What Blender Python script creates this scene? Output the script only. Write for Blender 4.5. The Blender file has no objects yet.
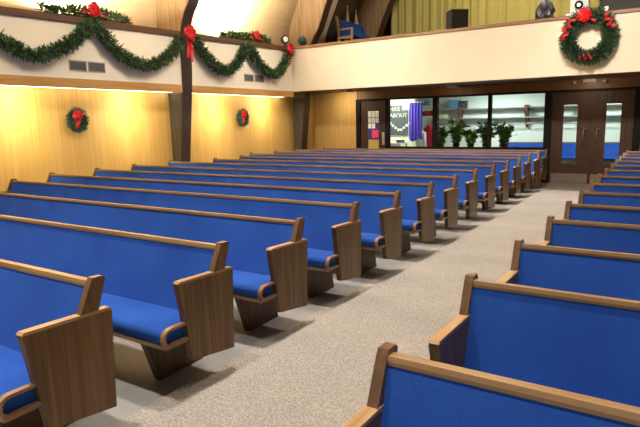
import bpy, bmesh, math, random
from mathutils import Vector, Matrix, Euler
PI = math.pi
S = bpy.context.scene
COL = S.collection
rnd = random.Random(7)

# ------------------------------------------------------------------ materials
def new_mat(name):
    m = bpy.data.materials.new(name); m.use_nodes = True
    nt = m.node_tree; b = nt.nodes['Principled BSDF']
    return m, nt, b
def N(nt, t, **kw):
    n = nt.nodes.new(t)
    for k, v in kw.items(): setattr(n, k, v)
    return n
def ramp(nt, stops):
    r = N(nt, 'ShaderNodeValToRGB'); e = r.color_ramp.elements
    while len(e) < len(stops): e.new(.5)
    for i, (p, c) in enumerate(stops):
        e[i].position = p; e[i].color = (*c, 1)
    return r
def plain(name, c, rough=.6, metal=0, noise=.12, scale=25, spec=.3, bump=0):
    m, nt, b = new_mat(name)
    tc = N(nt, 'ShaderNodeTexCoord'); no = N(nt, 'ShaderNodeTexNoise'); no.inputs['Scale'].default_value = scale
    nt.links.new(tc.outputs['Object'], no.inputs['Vector'])
    r = ramp(nt, [(.3, tuple(x*(1-noise) for x in c)), (.7, tuple(min(1, x*(1+noise)) for x in c))])
    nt.links.new(no.outputs['Fac'], r.inputs['Fac']); nt.links.new(r.outputs['Color'], b.inputs['Base Color'])
    b.inputs['Roughness'].default_value = rough; b.inputs['Metallic'].default_value = metal
    b.inputs['Specular IOR Level'].default_value = spec
    if bump:
        bp = N(nt, 'ShaderNodeBump'); bp.inputs['Strength'].default_value = bump; bp.inputs['Distance'].default_value = .004
        nt.links.new(no.outputs['Fac'], bp.inputs['Height']); nt.links.new(bp.outputs['Normal'], b.inputs['Normal'])
    return m
def wood(name, c1, c2, along='Z', rough=.38, scale=1.0, rand=True):
    m, nt, b = new_mat(name)
    tc = N(nt, 'ShaderNodeTexCoord'); mp = N(nt, 'ShaderNodeMapping')
    s = {'X': (1.2, 26, 26), 'Y': (26, 1.2, 26), 'Z': (26, 26, 1.2)}[along]
    mp.inputs['Scale'].default_value = tuple(v*scale for v in s)
    if rand:
        oi = N(nt, 'ShaderNodeObjectInfo'); mul = N(nt, 'ShaderNodeVectorMath', operation='ADD')
        nt.links.new(tc.outputs['Object'], mul.inputs[0]); nt.links.new(oi.outputs['Random'], mul.inputs[1])
        nt.links.new(mul.outputs[0], mp.inputs['Vector'])
    else: nt.links.new(tc.outputs['Object'], mp.inputs['Vector'])
    no = N(nt, 'ShaderNodeTexNoise'); no.inputs['Scale'].default_value = 1; no.inputs['Detail'].default_value = 5
    no.inputs['Distortion'].default_value = .6
    nt.links.new(mp.outputs['Vector'], no.inputs['Vector'])
    r = ramp(nt, [(.3, c1), (.7, c2)])
    nt.links.new(no.outputs['Fac'], r.inputs['Fac']); nt.links.new(r.outputs['Color'], b.inputs['Base Color'])
    b.inputs['Roughness'].default_value = rough; b.inputs['Specular IOR Level'].default_value = .4
    return m
def boards(name, axis, width, c_lo, c_hi, grain=.12, rough=.45, run='Z', groove=.5):
    """random toned boards; axis = the coordinate across the boards, run = the one along them"""
    m, nt, b = new_mat(name)
    tc = N(nt, 'ShaderNodeTexCoord'); sp = N(nt, 'ShaderNodeSeparateXYZ')
    nt.links.new(tc.outputs['Object'], sp.inputs[0])
    d = N(nt, 'ShaderNodeMath', operation='DIVIDE'); d.inputs[1].default_value = width
    nt.links.new(sp.outputs[axis], d.inputs[0])
    fl = N(nt, 'ShaderNodeMath', operation='FLOOR'); nt.links.new(d.outputs[0], fl.inputs[0])
    fr = N(nt, 'ShaderNodeMath', operation='FRACT'); nt.links.new(d.outputs[0], fr.inputs[0])
    wn = N(nt, 'ShaderNodeTexWhiteNoise', noise_dimensions='1D'); nt.links.new(fl.outputs[0], wn.inputs['W'])
    mp = N(nt, 'ShaderNodeMapping'); s = {'X': (.9, 22, 22), 'Y': (22, .9, 22), 'Z': (22, 22, .9)}[run]
    mp.inputs['Scale'].default_value = s; nt.links.new(tc.outputs['Object'], mp.inputs['Vector'])
    no = N(nt, 'ShaderNodeTexNoise'); no.inputs['Scale'].default_value = 1; no.inputs['Detail'].default_value = 5
    nt.links.new(mp.outputs['Vector'], no.inputs['Vector'])
    mx = N(nt, 'ShaderNodeMath', operation='MULTIPLY_ADD'); mx.inputs[1].default_value = .13
    nt.links.new(wn.outputs['Value'], mx.inputs[0])
    g2 = N(nt, 'ShaderNodeMath', operation='MULTIPLY'); g2.inputs[1].default_value = .6
    nt.links.new(no.outputs['Fac'], g2.inputs[0]); nt.links.new(g2.outputs[0], mx.inputs[2])
    r = ramp(nt, [(.15, c_lo), (.85, c_hi)]); nt.links.new(mx.outputs[0], r.inputs['Fac'])
    lt = N(nt, 'ShaderNodeMath', operation='LESS_THAN'); lt.inputs[1].default_value = .04
    nt.links.new(fr.outputs[0], lt.inputs[0])
    ml = N(nt, 'ShaderNodeMath', operation='MULTIPLY'); ml.inputs[1].default_value = groove
    nt.links.new(lt.outputs[0], ml.inputs[0])
    mc = N(nt, 'ShaderNodeMix', data_type='RGBA'); nt.links.new(ml.outputs[0], mc.inputs['Factor'])
    nt.links.new(r.outputs['Color'], mc.inputs['A']); mc.inputs['B'].default_value = tuple(x*.35 for x in c_lo)+(1,)
    nt.links.new(mc.outputs['Result'], b.inputs['Base Color'])
    b.inputs['Roughness'].default_value = rough; b.inputs['Specular IOR Level'].default_value = .25
    return m
def emit(name, c, strength):
    m, nt, b = new_mat(name)
    b.inputs['Base Color'].default_value = (*c, 1); b.inputs['Emission Color'].default_value = (*c, 1)
    b.inputs['Emission Strength'].default_value = strength
    return m
def carpet_mat():
    m, nt, b = new_mat('berber carpet')
    tc = N(nt, 'ShaderNodeTexCoord')
    n1 = N(nt, 'ShaderNodeTexNoise'); n1.inputs['Scale'].default_value = 105; n1.inputs['Detail'].default_value = 3
    n2 = N(nt, 'ShaderNodeTexVoronoi'); n2.inputs['Scale'].default_value = 110
    n3 = N(nt, 'ShaderNodeTexNoise'); n3.inputs['Scale'].default_value = 1.3
    for n in (n1, n2, n3): nt.links.new(tc.outputs['Object'], n.inputs['Vector'])
    r = ramp(nt, [(.36, (.165, .146, .127)), (.5, (.243, .220, .196)), (.64, (.32, .294, .267))])
    nt.links.new(n1.outputs['Fac'], r.inputs['Fac'])
    r3 = ramp(nt, [(.35, (.92, .92, .92)), (.65, (1.03, 1.03, 1.02))]); nt.links.new(n3.outputs['Fac'], r3.inputs['Fac'])
    mx = N(nt, 'ShaderNodeMix', data_type='RGBA', blend_type='MULTIPLY'); mx.inputs['Factor'].default_value = 1
    nt.links.new(r.outputs['Color'], mx.inputs['A']); nt.links.new(r3.outputs['Color'], mx.inputs['B'])
    nt.links.new(mx.outputs['Result'], b.inputs['Base Color'])
    bp = N(nt, 'ShaderNodeBump'); bp.inputs['Strength'].default_value = .7; bp.inputs['Distance'].default_value = .006
    nt.links.new(n2.outputs['Distance'], bp.inputs['Height']); nt.links.new(bp.outputs['Normal'], b.inputs['Normal'])
    b.inputs['Roughness'].default_value = .95; b.inputs['Specular IOR Level'].default_value = .1
    return m
def fabric(name, c, c2):
    m, nt, b = new_mat(name)
    tc = N(nt, 'ShaderNodeTexCoord')
    n1 = N(nt, 'ShaderNodeTexNoise'); n1.inputs['Scale'].default_value = 160
    n2 = N(nt, 'ShaderNodeTexNoise'); n2.inputs['Scale'].default_value = 2.5
    for n in (n1, n2): nt.links.new(tc.outputs['Object'], n.inputs['Vector'])
    ad = N(nt, 'ShaderNodeMath', operation='MULTIPLY_ADD'); ad.inputs[1].default_value = .5
    nt.links.new(n1.outputs['Fac'], ad.inputs[0])
    hf = N(nt, 'ShaderNodeMath', operation='MULTIPLY'); hf.inputs[1].default_value = .5
    nt.links.new(n2.outputs['Fac'], hf.inputs[0]); nt.links.new(hf.outputs[0], ad.inputs[2])
    r = ramp(nt, [(.38, c), (.62, c2)]); nt.links.new(ad.outputs[0], r.inputs['Fac'])
    nt.links.new(r.outputs['Color'], b.inputs['Base Color'])
    b.inputs['Roughness'].default_value = .85; b.inputs['Specular IOR Level'].default_value = .2
    b.inputs['Sheen Weight'].default_value = .06; b.inputs['Sheen Tint'].default_value = (.4, .6, 1, 1)
    bp = N(nt, 'ShaderNodeBump'); bp.inputs['Strength'].default_value = .25; bp.inputs['Distance'].default_value = .002
    nt.links.new(n1.outputs['Fac'], bp.inputs['Height']); nt.links.new(bp.outputs['Normal'], b.inputs['Normal'])
    return m
def glass_mat():
    m, nt, b = new_mat('window glass')
    b.inputs['Transmission Weight'].default_value = 1; b.inputs['Roughness'].default_value = 0
    b.inputs['IOR'].default_value = 1.1; b.inputs['Base Color'].default_value = (.93, .98, .95, 1)
    return m
def foliage_mat(name, c1, c2, c3):
    m, nt, b = new_mat(name)
    tc = N(nt, 'ShaderNodeTexCoord'); n = N(nt, 'ShaderNodeTexNoise'); n.inputs['Scale'].default_value = 45
    nt.links.new(tc.outputs['Object'], n.inputs['Vector'])
    r = ramp(nt, [(.32, c1), (.52, c2), (.72, c3)]); nt.links.new(n.outputs['Fac'], r.inputs['Fac'])
    nt.links.new(r.outputs['Color'], b.inputs['Base Color']); b.inputs['Roughness'].default_value = .6
    return m

M = {}
M['carpet'] = carpet_mat()
M['vinyl'] = plain('pale grey floor', (.175, .173, .170), .5, noise=.06, scale=9)
M['blue'] = fabric('royal blue upholstery', (.011, .058, .30), (.018, .088, .40))
M['endwood'] = wood('walnut stained oak', (.072, .036, .011), (.165, .088, .030), 'Z')
M['capwood'] = wood('honey oak rail', (.205, .118, .050), (.37, .228, .110), 'X', .32)
M['postwood'] = wood('brown oak post', (.085, .043, .019), (.17, .092, .042), 'Z', .35)
M['edgewood'] = wood('light oak edging', (.26, .145, .06), (.42, .26, .125), 'Y', .3)
M['rimwood'] = wood('brown seat rim', (.16, .085, .038), (.27, .155, .08), 'Y', .35)
M['pedwood'] = wood('dark walnut pedestal', (.045, .024, .012), (.095, .05, .026), 'Z', .5)
M['oak_left'] = boards('golden oak boards left', 'Y', .14, (.46, .255, .072), (.68, .45, .175))
M['oak_back'] = boards('golden oak boards back', 'X', .14, (.50, .29, .09), (.70, .46, .19))
M['header'] = boards('brown header boards', 'X', .09, (.13, .055, .022), (.27, .125, .055))
M['cream'] = plain('cream paint', (.84, .755, .60), .75, noise=.015, scale=3)
M['strip'] = wood('orange oak strip', (.46, .225, .060), (.60, .33, .105), 'Y', .6)
M['rail'] = wood('dark brown ledge', (.07, .030, .016), (.14, .065, .033), 'Y', .4)
M['railx'] = wood('brown balcony rail', (.17, .085, .04), (.30, .165, .085), 'X', .4)
M['rib'] = wood('laminated arch timber', (.20, .125, .06), (.36, .25, .135), 'Z', .5, .6)
M['ribdark'] = wood('dark arch edge', (.028, .014, .010), (.06, .03, .02), 'Z', .55)
M['post_shade'] = wood('grey brown post shade', (.055, .042, .035), (.095, .075, .062), 'Z', .5)  # shade on the lower arch posts, put into the colour
M['ceil'] = boards('ceiling planks', 'Z', .16, (.52, .37, .20), (.68, .52, .32), run='Y', groove=.3)
M['darkwall'] = boards('dark stained boards', 'Y', .2, (.085, .055, .040), (.15, .10, .075))
M['black'] = plain('black metal frame', (.006, .005, .005), .6, spec=.15)
M['door'] = wood('dark brown door', (.030, .011, .006), (.060, .023, .012), 'Z', .6)
M['steel'] = plain('brushed steel', (.55, .52, .47), .35, .8, noise=.05)
M['handle'] = plain('tarnished handle', (.22, .18, .14), .4, .7, noise=.05)
M['kick'] = plain('worn kick plate', (.24, .20, .16), .5, .4, noise=.1, scale=8)
M['glass'] = glass_mat()
M['pine'] = foliage_mat('pine needles', (.007, .034, .010), (.028, .092, .024), (.13, .24, .085))
M['pinebig'] = foliage_mat('wreath pine needles', (.006, .028, .012), (.025, .08, .035), (.14, .24, .11))
M['pinefrost'] = foliage_mat('frosted pine needles', (.005, .03, .02), (.02, .08, .05), (.25, .36, .30))
M['leaf'] = foliage_mat('houseplant leaves', (.03, .09, .012), (.09, .24, .03), (.24, .42, .09))
M['red'] = plain('red ribbon', (.62, .010, .018), .45, noise=.35, scale=30)
M['darkred'] = plain('dark red ribbon', (.33, .012, .014), .5, noise=.4, scale=40)
M['grille'] = plain('grey vent blades', (.12, .115, .105), .5)
M['ventframe'] = plain('vent frame', (.33, .31, .28), .5)
M['lobby'] = plain('pale green lobby paint', (.72, .80, .74), .7, noise=.02, scale=2)
M['lobbyyellow'] = plain('cream lobby paint', (.9, .88, .66), .7, noise=.02, scale=2)
M['white'] = plain('white laminate', (.85, .87, .86), .5, noise=.03)
M['grey'] = plain('grey shelf', (.30, .31, .30), .5)
M['brown'] = plain('brown bracket', (.16, .075, .035), .5)
M['board'] = plain('charcoal felt board', (.075, .085, .085), .9)
M['letter'] = plain('cream paper', (.92, .92, .72), .8, noise=.02)
M['purple'] = fabric('purple cloth', (.075, .045, .36), (.11, .07, .50))
M['redcloth'] = fabric('red coat cloth', (.45, .012, .03), (.62, .02, .05))
M['whitecloth'] = plain('white cloth', (.85, .86, .9), .9, noise=.04)
M['pot'] = plain('dark plant pot', (.05, .035, .025), .6)
M['soil'] = plain('potting soil', (.03, .02, .012), .95)
M['planter'] = plain('dark planter stone', (.05, .05, .045), .8)
M['speaker'] = plain('black speaker cabinet', (.014, .014, .014), .6)
M['speakergrille'] = plain('speaker grille', (.008, .008, .008), .8)
M['bag'] = plain('black crumpled cloth', (.012, .012, .014), .5, noise=.5, scale=12)
M['paleplastic'] = plain('pale grey plastic', (.55, .56, .55), .4, noise=.05)
M['lens'] = plain('dark lens', (.01, .01, .014), .1)
M['teal'] = plain('dark teal glass', (.02, .07, .08), .2, noise=.6, scale=14)
M['pinkpaper'] = plain('pink paper', (.80, .06, .16), .8)
M['bluepaper'] = plain('navy notice card', (.05, .05, .22), .8)
M['brass'] = plain('yellowed paper', (.50, .36, .11), .6)
M['spire'] = plain('pale gilded wood', (.66, .55, .40), .5, noise=.15)
M['letterorange'] = emit('dim orange letters', (.42, .16, .06), .05)
M['tube'] = emit('fluorescent tube', (1, .93, .66), 5)
M['lamp'] = emit('warm lamp diffuser', (1, .88, .66), 9)
M['lobbylamp'] = emit('cool ceiling panel', (.92, 1, .95), 6)
M['dulllamp'] = plain('frosted fixture cover', (.62, .58, .48), .5)

# curtain: vertical folds are geometry; colour slightly streaky
M['curtain'] = boards('olive curtain', 'X', .33, (.38, .345, .10), (.46, .42, .145), groove=0)

# ------------------------------------------------------------------ helpers
def tag(o, label=None, cat=None, group=None, kind=None):
    if label: o['label'] = label
    if cat: o['category'] = cat
    if group: o['group'] = group
    if kind: o['kind'] = kind
    return o
def empty(name, loc, label, cat, rz=0, group=None):
    o = bpy.data.objects.new(name, None); COL.objects.link(o)
    o.location = loc; o.rotation_euler = (0, 0, rz); o.empty_display_size = .1
    return tag(o, label, cat, group)
def link(name, mesh, parent=None, loc=None):
    o = bpy.data.objects.new(name, mesh); COL.objects.link(o)
    if parent: o.parent = parent
    if loc: o.location = loc
    return o
def to_mesh(bm, name, mat, smooth=False, bevel=0):
    if bevel:
        ed = [e for e in bm.edges if len(e.link_faces) == 2 and e.calc_face_angle(0) > .5]
        bmesh.ops.bevel(bm, geom=ed, offset=bevel, segments=2, affect='EDGES', profile=.5)
    bmesh.ops.recalc_face_normals(bm, faces=bm.faces)
    me = bpy.data.meshes.new(name); bm.to_mesh(me); bm.free()
    me.materials.append(mat)
    if smooth:
        for p in me.polygons: p.use_smooth = True
    return me
def box(bm, x0, x1, y0, y1, z0, z1, mtx=None):
    vs = [Vector((x, y, z)) for x in (x0, x1) for y in (y0, y1) for z in (z0, z1)]
    if mtx: vs = [mtx @ v for v in vs]
    v = [bm.verts.new(p) for p in vs]
    for f in ((0, 1, 3, 2), (4, 6, 7, 5), (0, 4, 5, 1), (2, 3, 7, 6), (0, 2, 6, 4), (1, 5, 7, 3)):
        bm.faces.new([v[i] for i in f])
def prism(bm, pts, a0, a1, axis='X'):
    """polygon pts extruded from a0 to a1 along axis; pts are (y,z) for X, (x,z) for Y, (x,y) for Z"""
    def mk(a, p):
        return {'X': (a, p[0], p[1]), 'Y': (p[0], a, p[1]), 'Z': (p[0], p[1], a)}[axis]
    A = [bm.verts.new(mk(a0, p)) for p in pts]; B = [bm.verts.new(mk(a1, p)) for p in pts]
    bm.faces.new(A); bm.faces.new(B[::-1])
    n = len(pts)
    for i in range(n): bm.faces.new((A[i], B[i], B[(i+1) % n], A[(i+1) % n]))
def cyl(bm, p0, p1, r0, r1=None, seg=16):
    p0, p1 = Vector(p0), Vector(p1); r1 = r0 if r1 is None else r1
    d = (p1-p0); q = d.to_track_quat('Z', 'Y')
    A, B = [], []
    for i in range(seg):
        a = 2*PI*i/seg; e = Vector((math.cos(a), math.sin(a), 0))
        A.append(bm.verts.new(p0 + q @ (e*r0))); B.append(bm.verts.new(p1 + q @ (e*max(r1, 1e-4))))
    bm.faces.new(A[::-1]); bm.faces.new(B)
    for i in range(seg): bm.faces.new((A[i], A[(i+1) % seg], B[(i+1) % seg], B[i]))
def rbox_mesh(name, dims, mat, bevel=.006):
    bm = bmesh.new(); box(bm, *dims); return to_mesh(bm, name, mat, bevel=bevel)
def part(name, dims, mat, parent, bevel=.004):
    return link(name, rbox_mesh(name, dims, mat, bevel), parent)
def struct(name, bm_or_dims, mat, bevel=0):
    if isinstance(bm_or_dims, tuple): me = rbox_mesh(name, bm_or_dims, mat, bevel)
    else: me = to_mesh(bm_or_dims, name, mat, bevel=bevel)
    return tag(link(name, me), kind='structure')

XC = -1.63                       # the centre line of the hall
XL, XR = -2.489, -.777           # aisle ends of the pews
YB, YF = 14.905, 13.215          # back wall, balcony front
XU, XW = -9.322, -9.772          # upper and lower left wall faces
def led(y): return 3.635 + .0185*(y-5)

# ------------------------------------------------------------------ the hall
struct('floor', (-11, 8, -4, 20, -.12, 0), M['vinyl'])
struct('aisle_carpet', (-2.56, -.70, -4, YB-.02, 0, .007), M['carpet'])
struct('wall_left', (XW-.15, XW, -4, 18, 0, 2.62), M['oak_left'])
bm = bmesh.new(); box(bm, -10.02, XU, -4, YF, 2.46, 3.6)
for v in bm.verts:
    if v.co.z > 3: v.co.z = led(v.co.y)-.03
struct('wall_left_upper', bm, M['cream'])
bm = bmesh.new(); box(bm, XU-.10, XU+.015, -4, YF, 2.395, 2.56)
struct('trim_1', bm, M['strip'])
bm = bmesh.new(); box(bm, -10.02, XU+.05, -4, YF+.05, 0, 1)
for v in bm.verts: v.co.z = led(v.co.y) - (.11 if v.co.z < .5 else 0)
struct('trim_2', bm, M['rail'])
struct('wall_right', (6.5, 6.65, -4, 18, 0, 3.9), M['oak_back'])

# balcony: front, rail, soffit, raised floors
struct('balcony_front', (-9.32, 6.5, YF, YF+.16, 2.55, 3.75), M['cream'])
bm = bmesh.new(); box(bm, -9.36, 6.5, YF-.04, YF+.24, 3.735, 3.80)
struct('trim_3', bm, M['railx'])
struct('balcony_soffit', (-9.9, 6.5, YF+.16, YB+.1, 2.55, 2.62), M['header'])
struct('balcony_floor', (-10.0, 6.5, YF+.16, 15.1, 3.62, 3.70), M['rail'])
struct('balcony_tier', (-10.0, 6.5, 15.1, 18.2, 3.70, 3.93), M['rail'])

# back wall pieces around the openings
ZT = 2.265
struct('wall_back', (-9.95, -8.16, YB, YB+.15, 0, 2.55), M['oak_back'])
struct('wall_back_header', (-8.16, 6.5, YB, YB+.15, ZT+.02, 2.55), M['header'])
struct('wall_back_lower', (-7.13, -2.59, YB, YB+.15, 0, .83), M['oak_back'])
struct('wall_back_right', (-.62, 6.5, YB, YB+.15, 0, ZT+.02), M['oak_back'])

# window wall frame: one frame with the mullions
def frame_bar(bm, x0, x1, z0, z1): box(bm, x0, x1, YB-.045, YB+.10, z0, z1)
bm = bmesh.new()
frame_bar(bm, -8.17, -8.03, 0, ZT-.001); frame_bar(bm, -7.18, -7.075, 0, ZT-.001); frame_bar(bm, -5.71, -5.57, .9, ZT-.001)
frame_bar(bm, -4.165, -4.085, .9, ZT-.001); frame_bar(bm, -2.745, -2.575, 0, ZT-.001)
frame_bar(bm, -.765, -.60, 0, ZT-.001)
frame_bar(bm, -8.17, -.60, ZT, ZT+.05)
frame_bar(bm, -7.075, -2.745, .82, .9)
struct('trim_5', bm, M['black'])
for i, (a, b_) in enumerate(((-7.075, -5.71), (-5.57, -4.165), (-4.085, -2.745))):
    struct('window_%d' % (i+1), (a, b_, YB+.02, YB+.032, .9, ZT), M['glass'])

# ---- doors
def door_leaf(n, x0, x1, wx0, wx1, wz0, wz1, handle_x=None, label=None):
    root = bpy.data.objects.new('door_%d' % n, None); COL.objects.link(root); root.location = ((x0+x1)/2, YB, 0)
    tag(root, kind='structure')
    cx_ = (x0+x1)/2; y0, y1 = .0, .05
    bm = bmesh.new()
    box(bm, x0-cx_, wx0-cx_, y0, y1, .01, ZT-.002); box(bm, wx1-cx_, x1-cx_, y0, y1, .01, ZT-.002)
    box(bm, wx0-cx_, wx1-cx_, y0, y1, .01, wz0); box(bm, wx0-cx_, wx1-cx_, y0, y1, wz1, ZT-.002)
    link('door_panel', to_mesh(bm, 'door_panel', M['door']), root)
    part('door_glass', (wx0-cx_, wx1-cx_, .02, .03, wz0, wz1), M['glass'], root, 0)
    part('kick_plate', (x0-cx_+.04, x1-cx_-.02, -.008, 0, .015, .25), M['kick'], root, .002)
    if handle_x is not None:
        h = handle_x-cx_
        bm = bmesh.new(); box(bm, h-.05, h+.05, -.006, 0, .93, 1.40)
        link('push_plate', to_mesh(bm, 'push_plate', M['door'], bevel=.002), root)
        bm = bmesh.new(); cyl(bm, (h, -.07, .97), (h, -.07, 1.36), .012)
        cyl(bm, (h-.05, -.01, 1.36), (h+.06, -.075, 1.36), .014); cyl(bm, (h-.03, -.01, .97), (h+.03, -.075, .97), .012)
        link('pull_handle', to_mesh(bm, 'pull_handle', M['handle'], True), root)
    return root
d1 = door_leaf(1, -8.03, -7.18, -7.80, -7.42, .80, 1.95, None)
part('notice_backing', (-7.775+7.605, -7.40+7.605, -.004, 0, .92, 1.93), M['bluepaper'], d1, 0)
for r in range(3):
    for c in range(3):
        if r == 2 and c == 2: continue
        x = -7.765+7.605+c*.122; z = 1.92-r*.165
        part('notice_sheet', (x, x+.108, -.010, -.004, z-.15, z), M['white'], d1, 0)
part('notice_sheet', (-7.64+7.605, -7.42+7.605, -.010, -.004, 1.16, 1.39), M['pinkpaper'], d1, 0)['label'] = 'pink notice sheet'
part('notice_sheet', (-7.765+7.605, -7.41+7.605, -.010, -.004, .80, 1.10), M['brass'], d1, 0)['label'] = 'yellowed notice sheet'
bm = bmesh.new(); box(bm, -7.30+7.605, -7.225+7.605, -.02, 0, .95, 1.32)
link('push_plate', to_mesh(bm, 'push_plate', M['steel'], bevel=.003), d1)
door_leaf(2, -2.575, -1.668, -2.30, -1.98, .49, 1.95, -1.82)
door_leaf(3, -1.665, -.765, -1.35, -1.03, .49, 1.95, -1.53)
struct('trim_6', (-2.575, -.765, YB-.03, YB+.1, 0, .012), M['kick'])

# ---- arches and ceiling
inner = [(-9.60, 0), (-9.50, 1.0), (-9.33, 2.42), (-9.285, 3.0), (-9.285, 3.5), (-9.27, 3.75), (-9.14, 4.08), (-8.94, 4.38), (-8.62, 5.13), (-8.15, 6.0), (-7.2, 7.1), (-5.4, 8.4), (-3.5, 9.35), (XC, 10.1)]
outer = [(-9.90, 0), (-9.92, 1.0), (-9.95, 2.42), (-9.98, 3.0), (-10.0, 3.5), (-10.01, 3.75), (-9.99, 4.1), (-9.93, 4.5), (-9.53, 5.35), (-9.0, 6.35), (-7.9, 7.6), (-5.9, 9.1), (-3.7, 10.2), (XC, 11.0)]
def smooth_curve(pts, k=4):
    out = []
    for i in range(len(pts)-1):
        p0 = pts[max(i-1, 0)]; p1 = pts[i]; p2 = pts[i+1]; p3 = pts[min(i+2, len(pts)-1)]
        for j in range(k):
            t = j/k
            out.append(tuple(.5*((2*b)+(-a+c)*t+(2*a-5*b+4*c-d)*t*t+(-a+3*b-3*c+d)*t**3) for a, b, c, d in zip(p0, p1, p2, p3)))
    out.append(pts[-1]); return out
def arch(y0, y1, dx=0, low=True):
    I = smooth_curve(inner); O = smooth_curve(outer)
    bmS = bmesh.new(); bmE = bmesh.new()
    for sgn in (1, -1):
        def X(x, z):
            k = min(1, max(0, (z-3.6)/.4))
            x = x+dx*k
            return x if sgn == 1 else 2*XC-x
        n = len(I)
        st = 0 if low else next(i for i in range(n) if I[i][1] > 3.7)
        rings = []
        for i in range(st, n):
            (xi, zi), (xo, zo) = I[i], O[i]
            rings.append([bmS.verts.new((X(xi, zi), y, z)) for y, z in ((y0, zi), (y1, zi))] +
                         [bmS.verts.new((X(xo, zi), y, z)) for y, z in ((y1, zo), (y0, zo))])
        for a, b in zip(rings, rings[1:]):
            for k in range(4): bmS.faces.new((a[k], a[(k+1) % 4], b[(k+1) % 4], b[k]))
        bmS.faces.new(rings[0]); bmS.faces.new(rings[-1][::-1])
        # dark inner edge strip, 3 cm proud of the timber
        rings = []
        for i in range(st, n):
            xi, zi = I[i]; 
            j = min(i+1, n-1); h = max(i-1, 0)
            tx, tz = I[j][0]-I[h][0], I[j][1]-I[h][1]; L_ = math.hypot(tx, tz) or 1; nx, nz = tz/L_, -tx/L_
            x = X(xi, zi); s = sgn
            rings.append([bmE.verts.new((x, y0-.01, zi)), bmE.verts.new((x, y1+.01, zi)),
                          bmE.verts.new((x+s*nx*.03, y1+.01, zi+nz*.03)), bmE.verts.new((x+s*nx*.03, y0-.01, zi+nz*.03))])
        for a, b in zip(rings, rings[1:]):
            for k in range(4): bmE.faces.new((a[k], a[(k+1) % 4], b[(k+1) % 4], b[k]))
        bmE.faces.new(rings[0]); bmE.faces.new(rings[-1][::-1])
    a = struct('timber_arch', bmS, M['rib'])
    e = link('arch_edge', to_mesh(bmE, 'arch_edge', M['ribdark']), a)
    if low:
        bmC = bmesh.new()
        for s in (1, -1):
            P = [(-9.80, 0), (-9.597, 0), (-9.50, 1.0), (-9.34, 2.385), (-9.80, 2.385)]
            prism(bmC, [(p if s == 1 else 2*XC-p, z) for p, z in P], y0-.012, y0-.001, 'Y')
        link('post_shade', to_mesh(bmC, 'post_shade', M['post_shade']), a)  # thin dark sheet: shade below the strip painted onto the post side
    return a
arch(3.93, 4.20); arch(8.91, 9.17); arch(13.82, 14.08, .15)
arch(17.15, 17.50, .30, low=False)

O = smooth_curve(outer)
bm = bmesh.new(); prev = None
st = next(i for i, p in enumerate(O) if p[1] > 3.3)
prof = [(x-.02, z) for x, z in O[st:]] + [(2*XC-x+.02, z) for x, z in O[st:-1]][::-1]
for x, z in prof:
    cur = (bm.verts.new((x, -4, z)), bm.verts.new((x, 18.3, z)))
    if prev: bm.faces.new((prev[0], prev[1], cur[1], cur[0]))
    prev = cur
ceil = struct('ceiling', bm, M['ceil'])
sol = ceil.modifiers.new('thick', 'SOLIDIFY'); sol.thickness = .08; sol.offset = 1

# loft back: dark side wall, curtain
OC = smooth_curve(outer)
def loft_side(name, y0, y1, mat, zmax):
    bm = bmesh.new(); pts = [(x+.05, z) for x, z in OC if 3.7 < z < zmax]; pts += [(x+.03, z) for x, z in pts[::-1]]
    prism(bm, pts, y0, y1, 'Y'); struct(name, bm, mat)
loft_side('wall_loft_left', 15.97, 17.15, M['darkwall'], 7.4)
loft_side('wall_loft_corner', 14.10, 15.95, M['cream'], 6.0)
struct('wall_loft_back', (-10, 6.8, 18.2, 18.35, 3.7, 11), M['darkwall'])
bm = bmesh.new(); prev = None; xs = -8.35
i = 0
while xs < 6.4:
    y = 17.75 + .016*math.sin(xs*23+.8*math.sin(xs*2.1)) + .007*math.sin(xs*51)
    cur = (bm.verts.new((xs, y, 3.94)), bm.verts.new((xs+.02*math.sin(xs*5), y+.03*math.sin(xs*13), 8.2)))
    if prev: bm.faces.new((prev[0], cur[0], cur[1], prev[1]))
    prev = cur; xs += .025
c = tag(link('stage_curtain', to_mesh(bm, 'stage_curtain', M['curtain'], True)), 'olive green pleated curtain hanging across the back of the balcony', 'curtain')

# ------------------------------------------------------------------ pews
def rounded_front(y0, y1, z0, z1, r, back_drop=0, seg=6):
    """(y,z) profile of a cushion with a rounded front edge (front = -y)"""
    pts = [(y1, z0-0), (y1, z1-back_drop)]
    for i in range(seg+1):
        a = PI/2 + (PI/2)*i/seg; pts.append((y0+r+math.cos(a)*r, z1-r+math.sin(a)*r))
    for i in range(seg+1):
        a = PI + (PI/2)*i/seg; pts.append((y0+r+math.cos(a)*r*.8-.0, z0+r*.6+math.sin(a)*r*.6))
    return pts
T = .048
def end_panel_mesh(e=0):
    bm = bmesh.new()
    prism(bm, [(-.43-e, .715), (-.418-e, .735), (.044, .719), (.057, .706), (.034, .155), (-.350, .212)], 0, T)
    return to_mesh(bm, 'end_panel', M['endwood'], bevel=.005)
def arm_cap_mesh(e=0):
    bm = bmesh.new()
    prism(bm, [(-.433-e, .728), (-.420-e, .741), (.046, .726), (.060, .713), (.054, .710), (-.425-e, .726)], -.001, T+.001)
    return to_mesh(bm, 'arm_top', M['edgewood'], bevel=.002)
def post_mesh():
    bm = bmesh.new()
    prism(bm, [(-.140, .70), (-.052, .885), (-.038, .908), (.022, .906), (.036, .890), (-.030, .70)], .004, T-.002)
    return to_mesh(bm, 'end_post', M['postwood'], bevel=.006)
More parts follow.
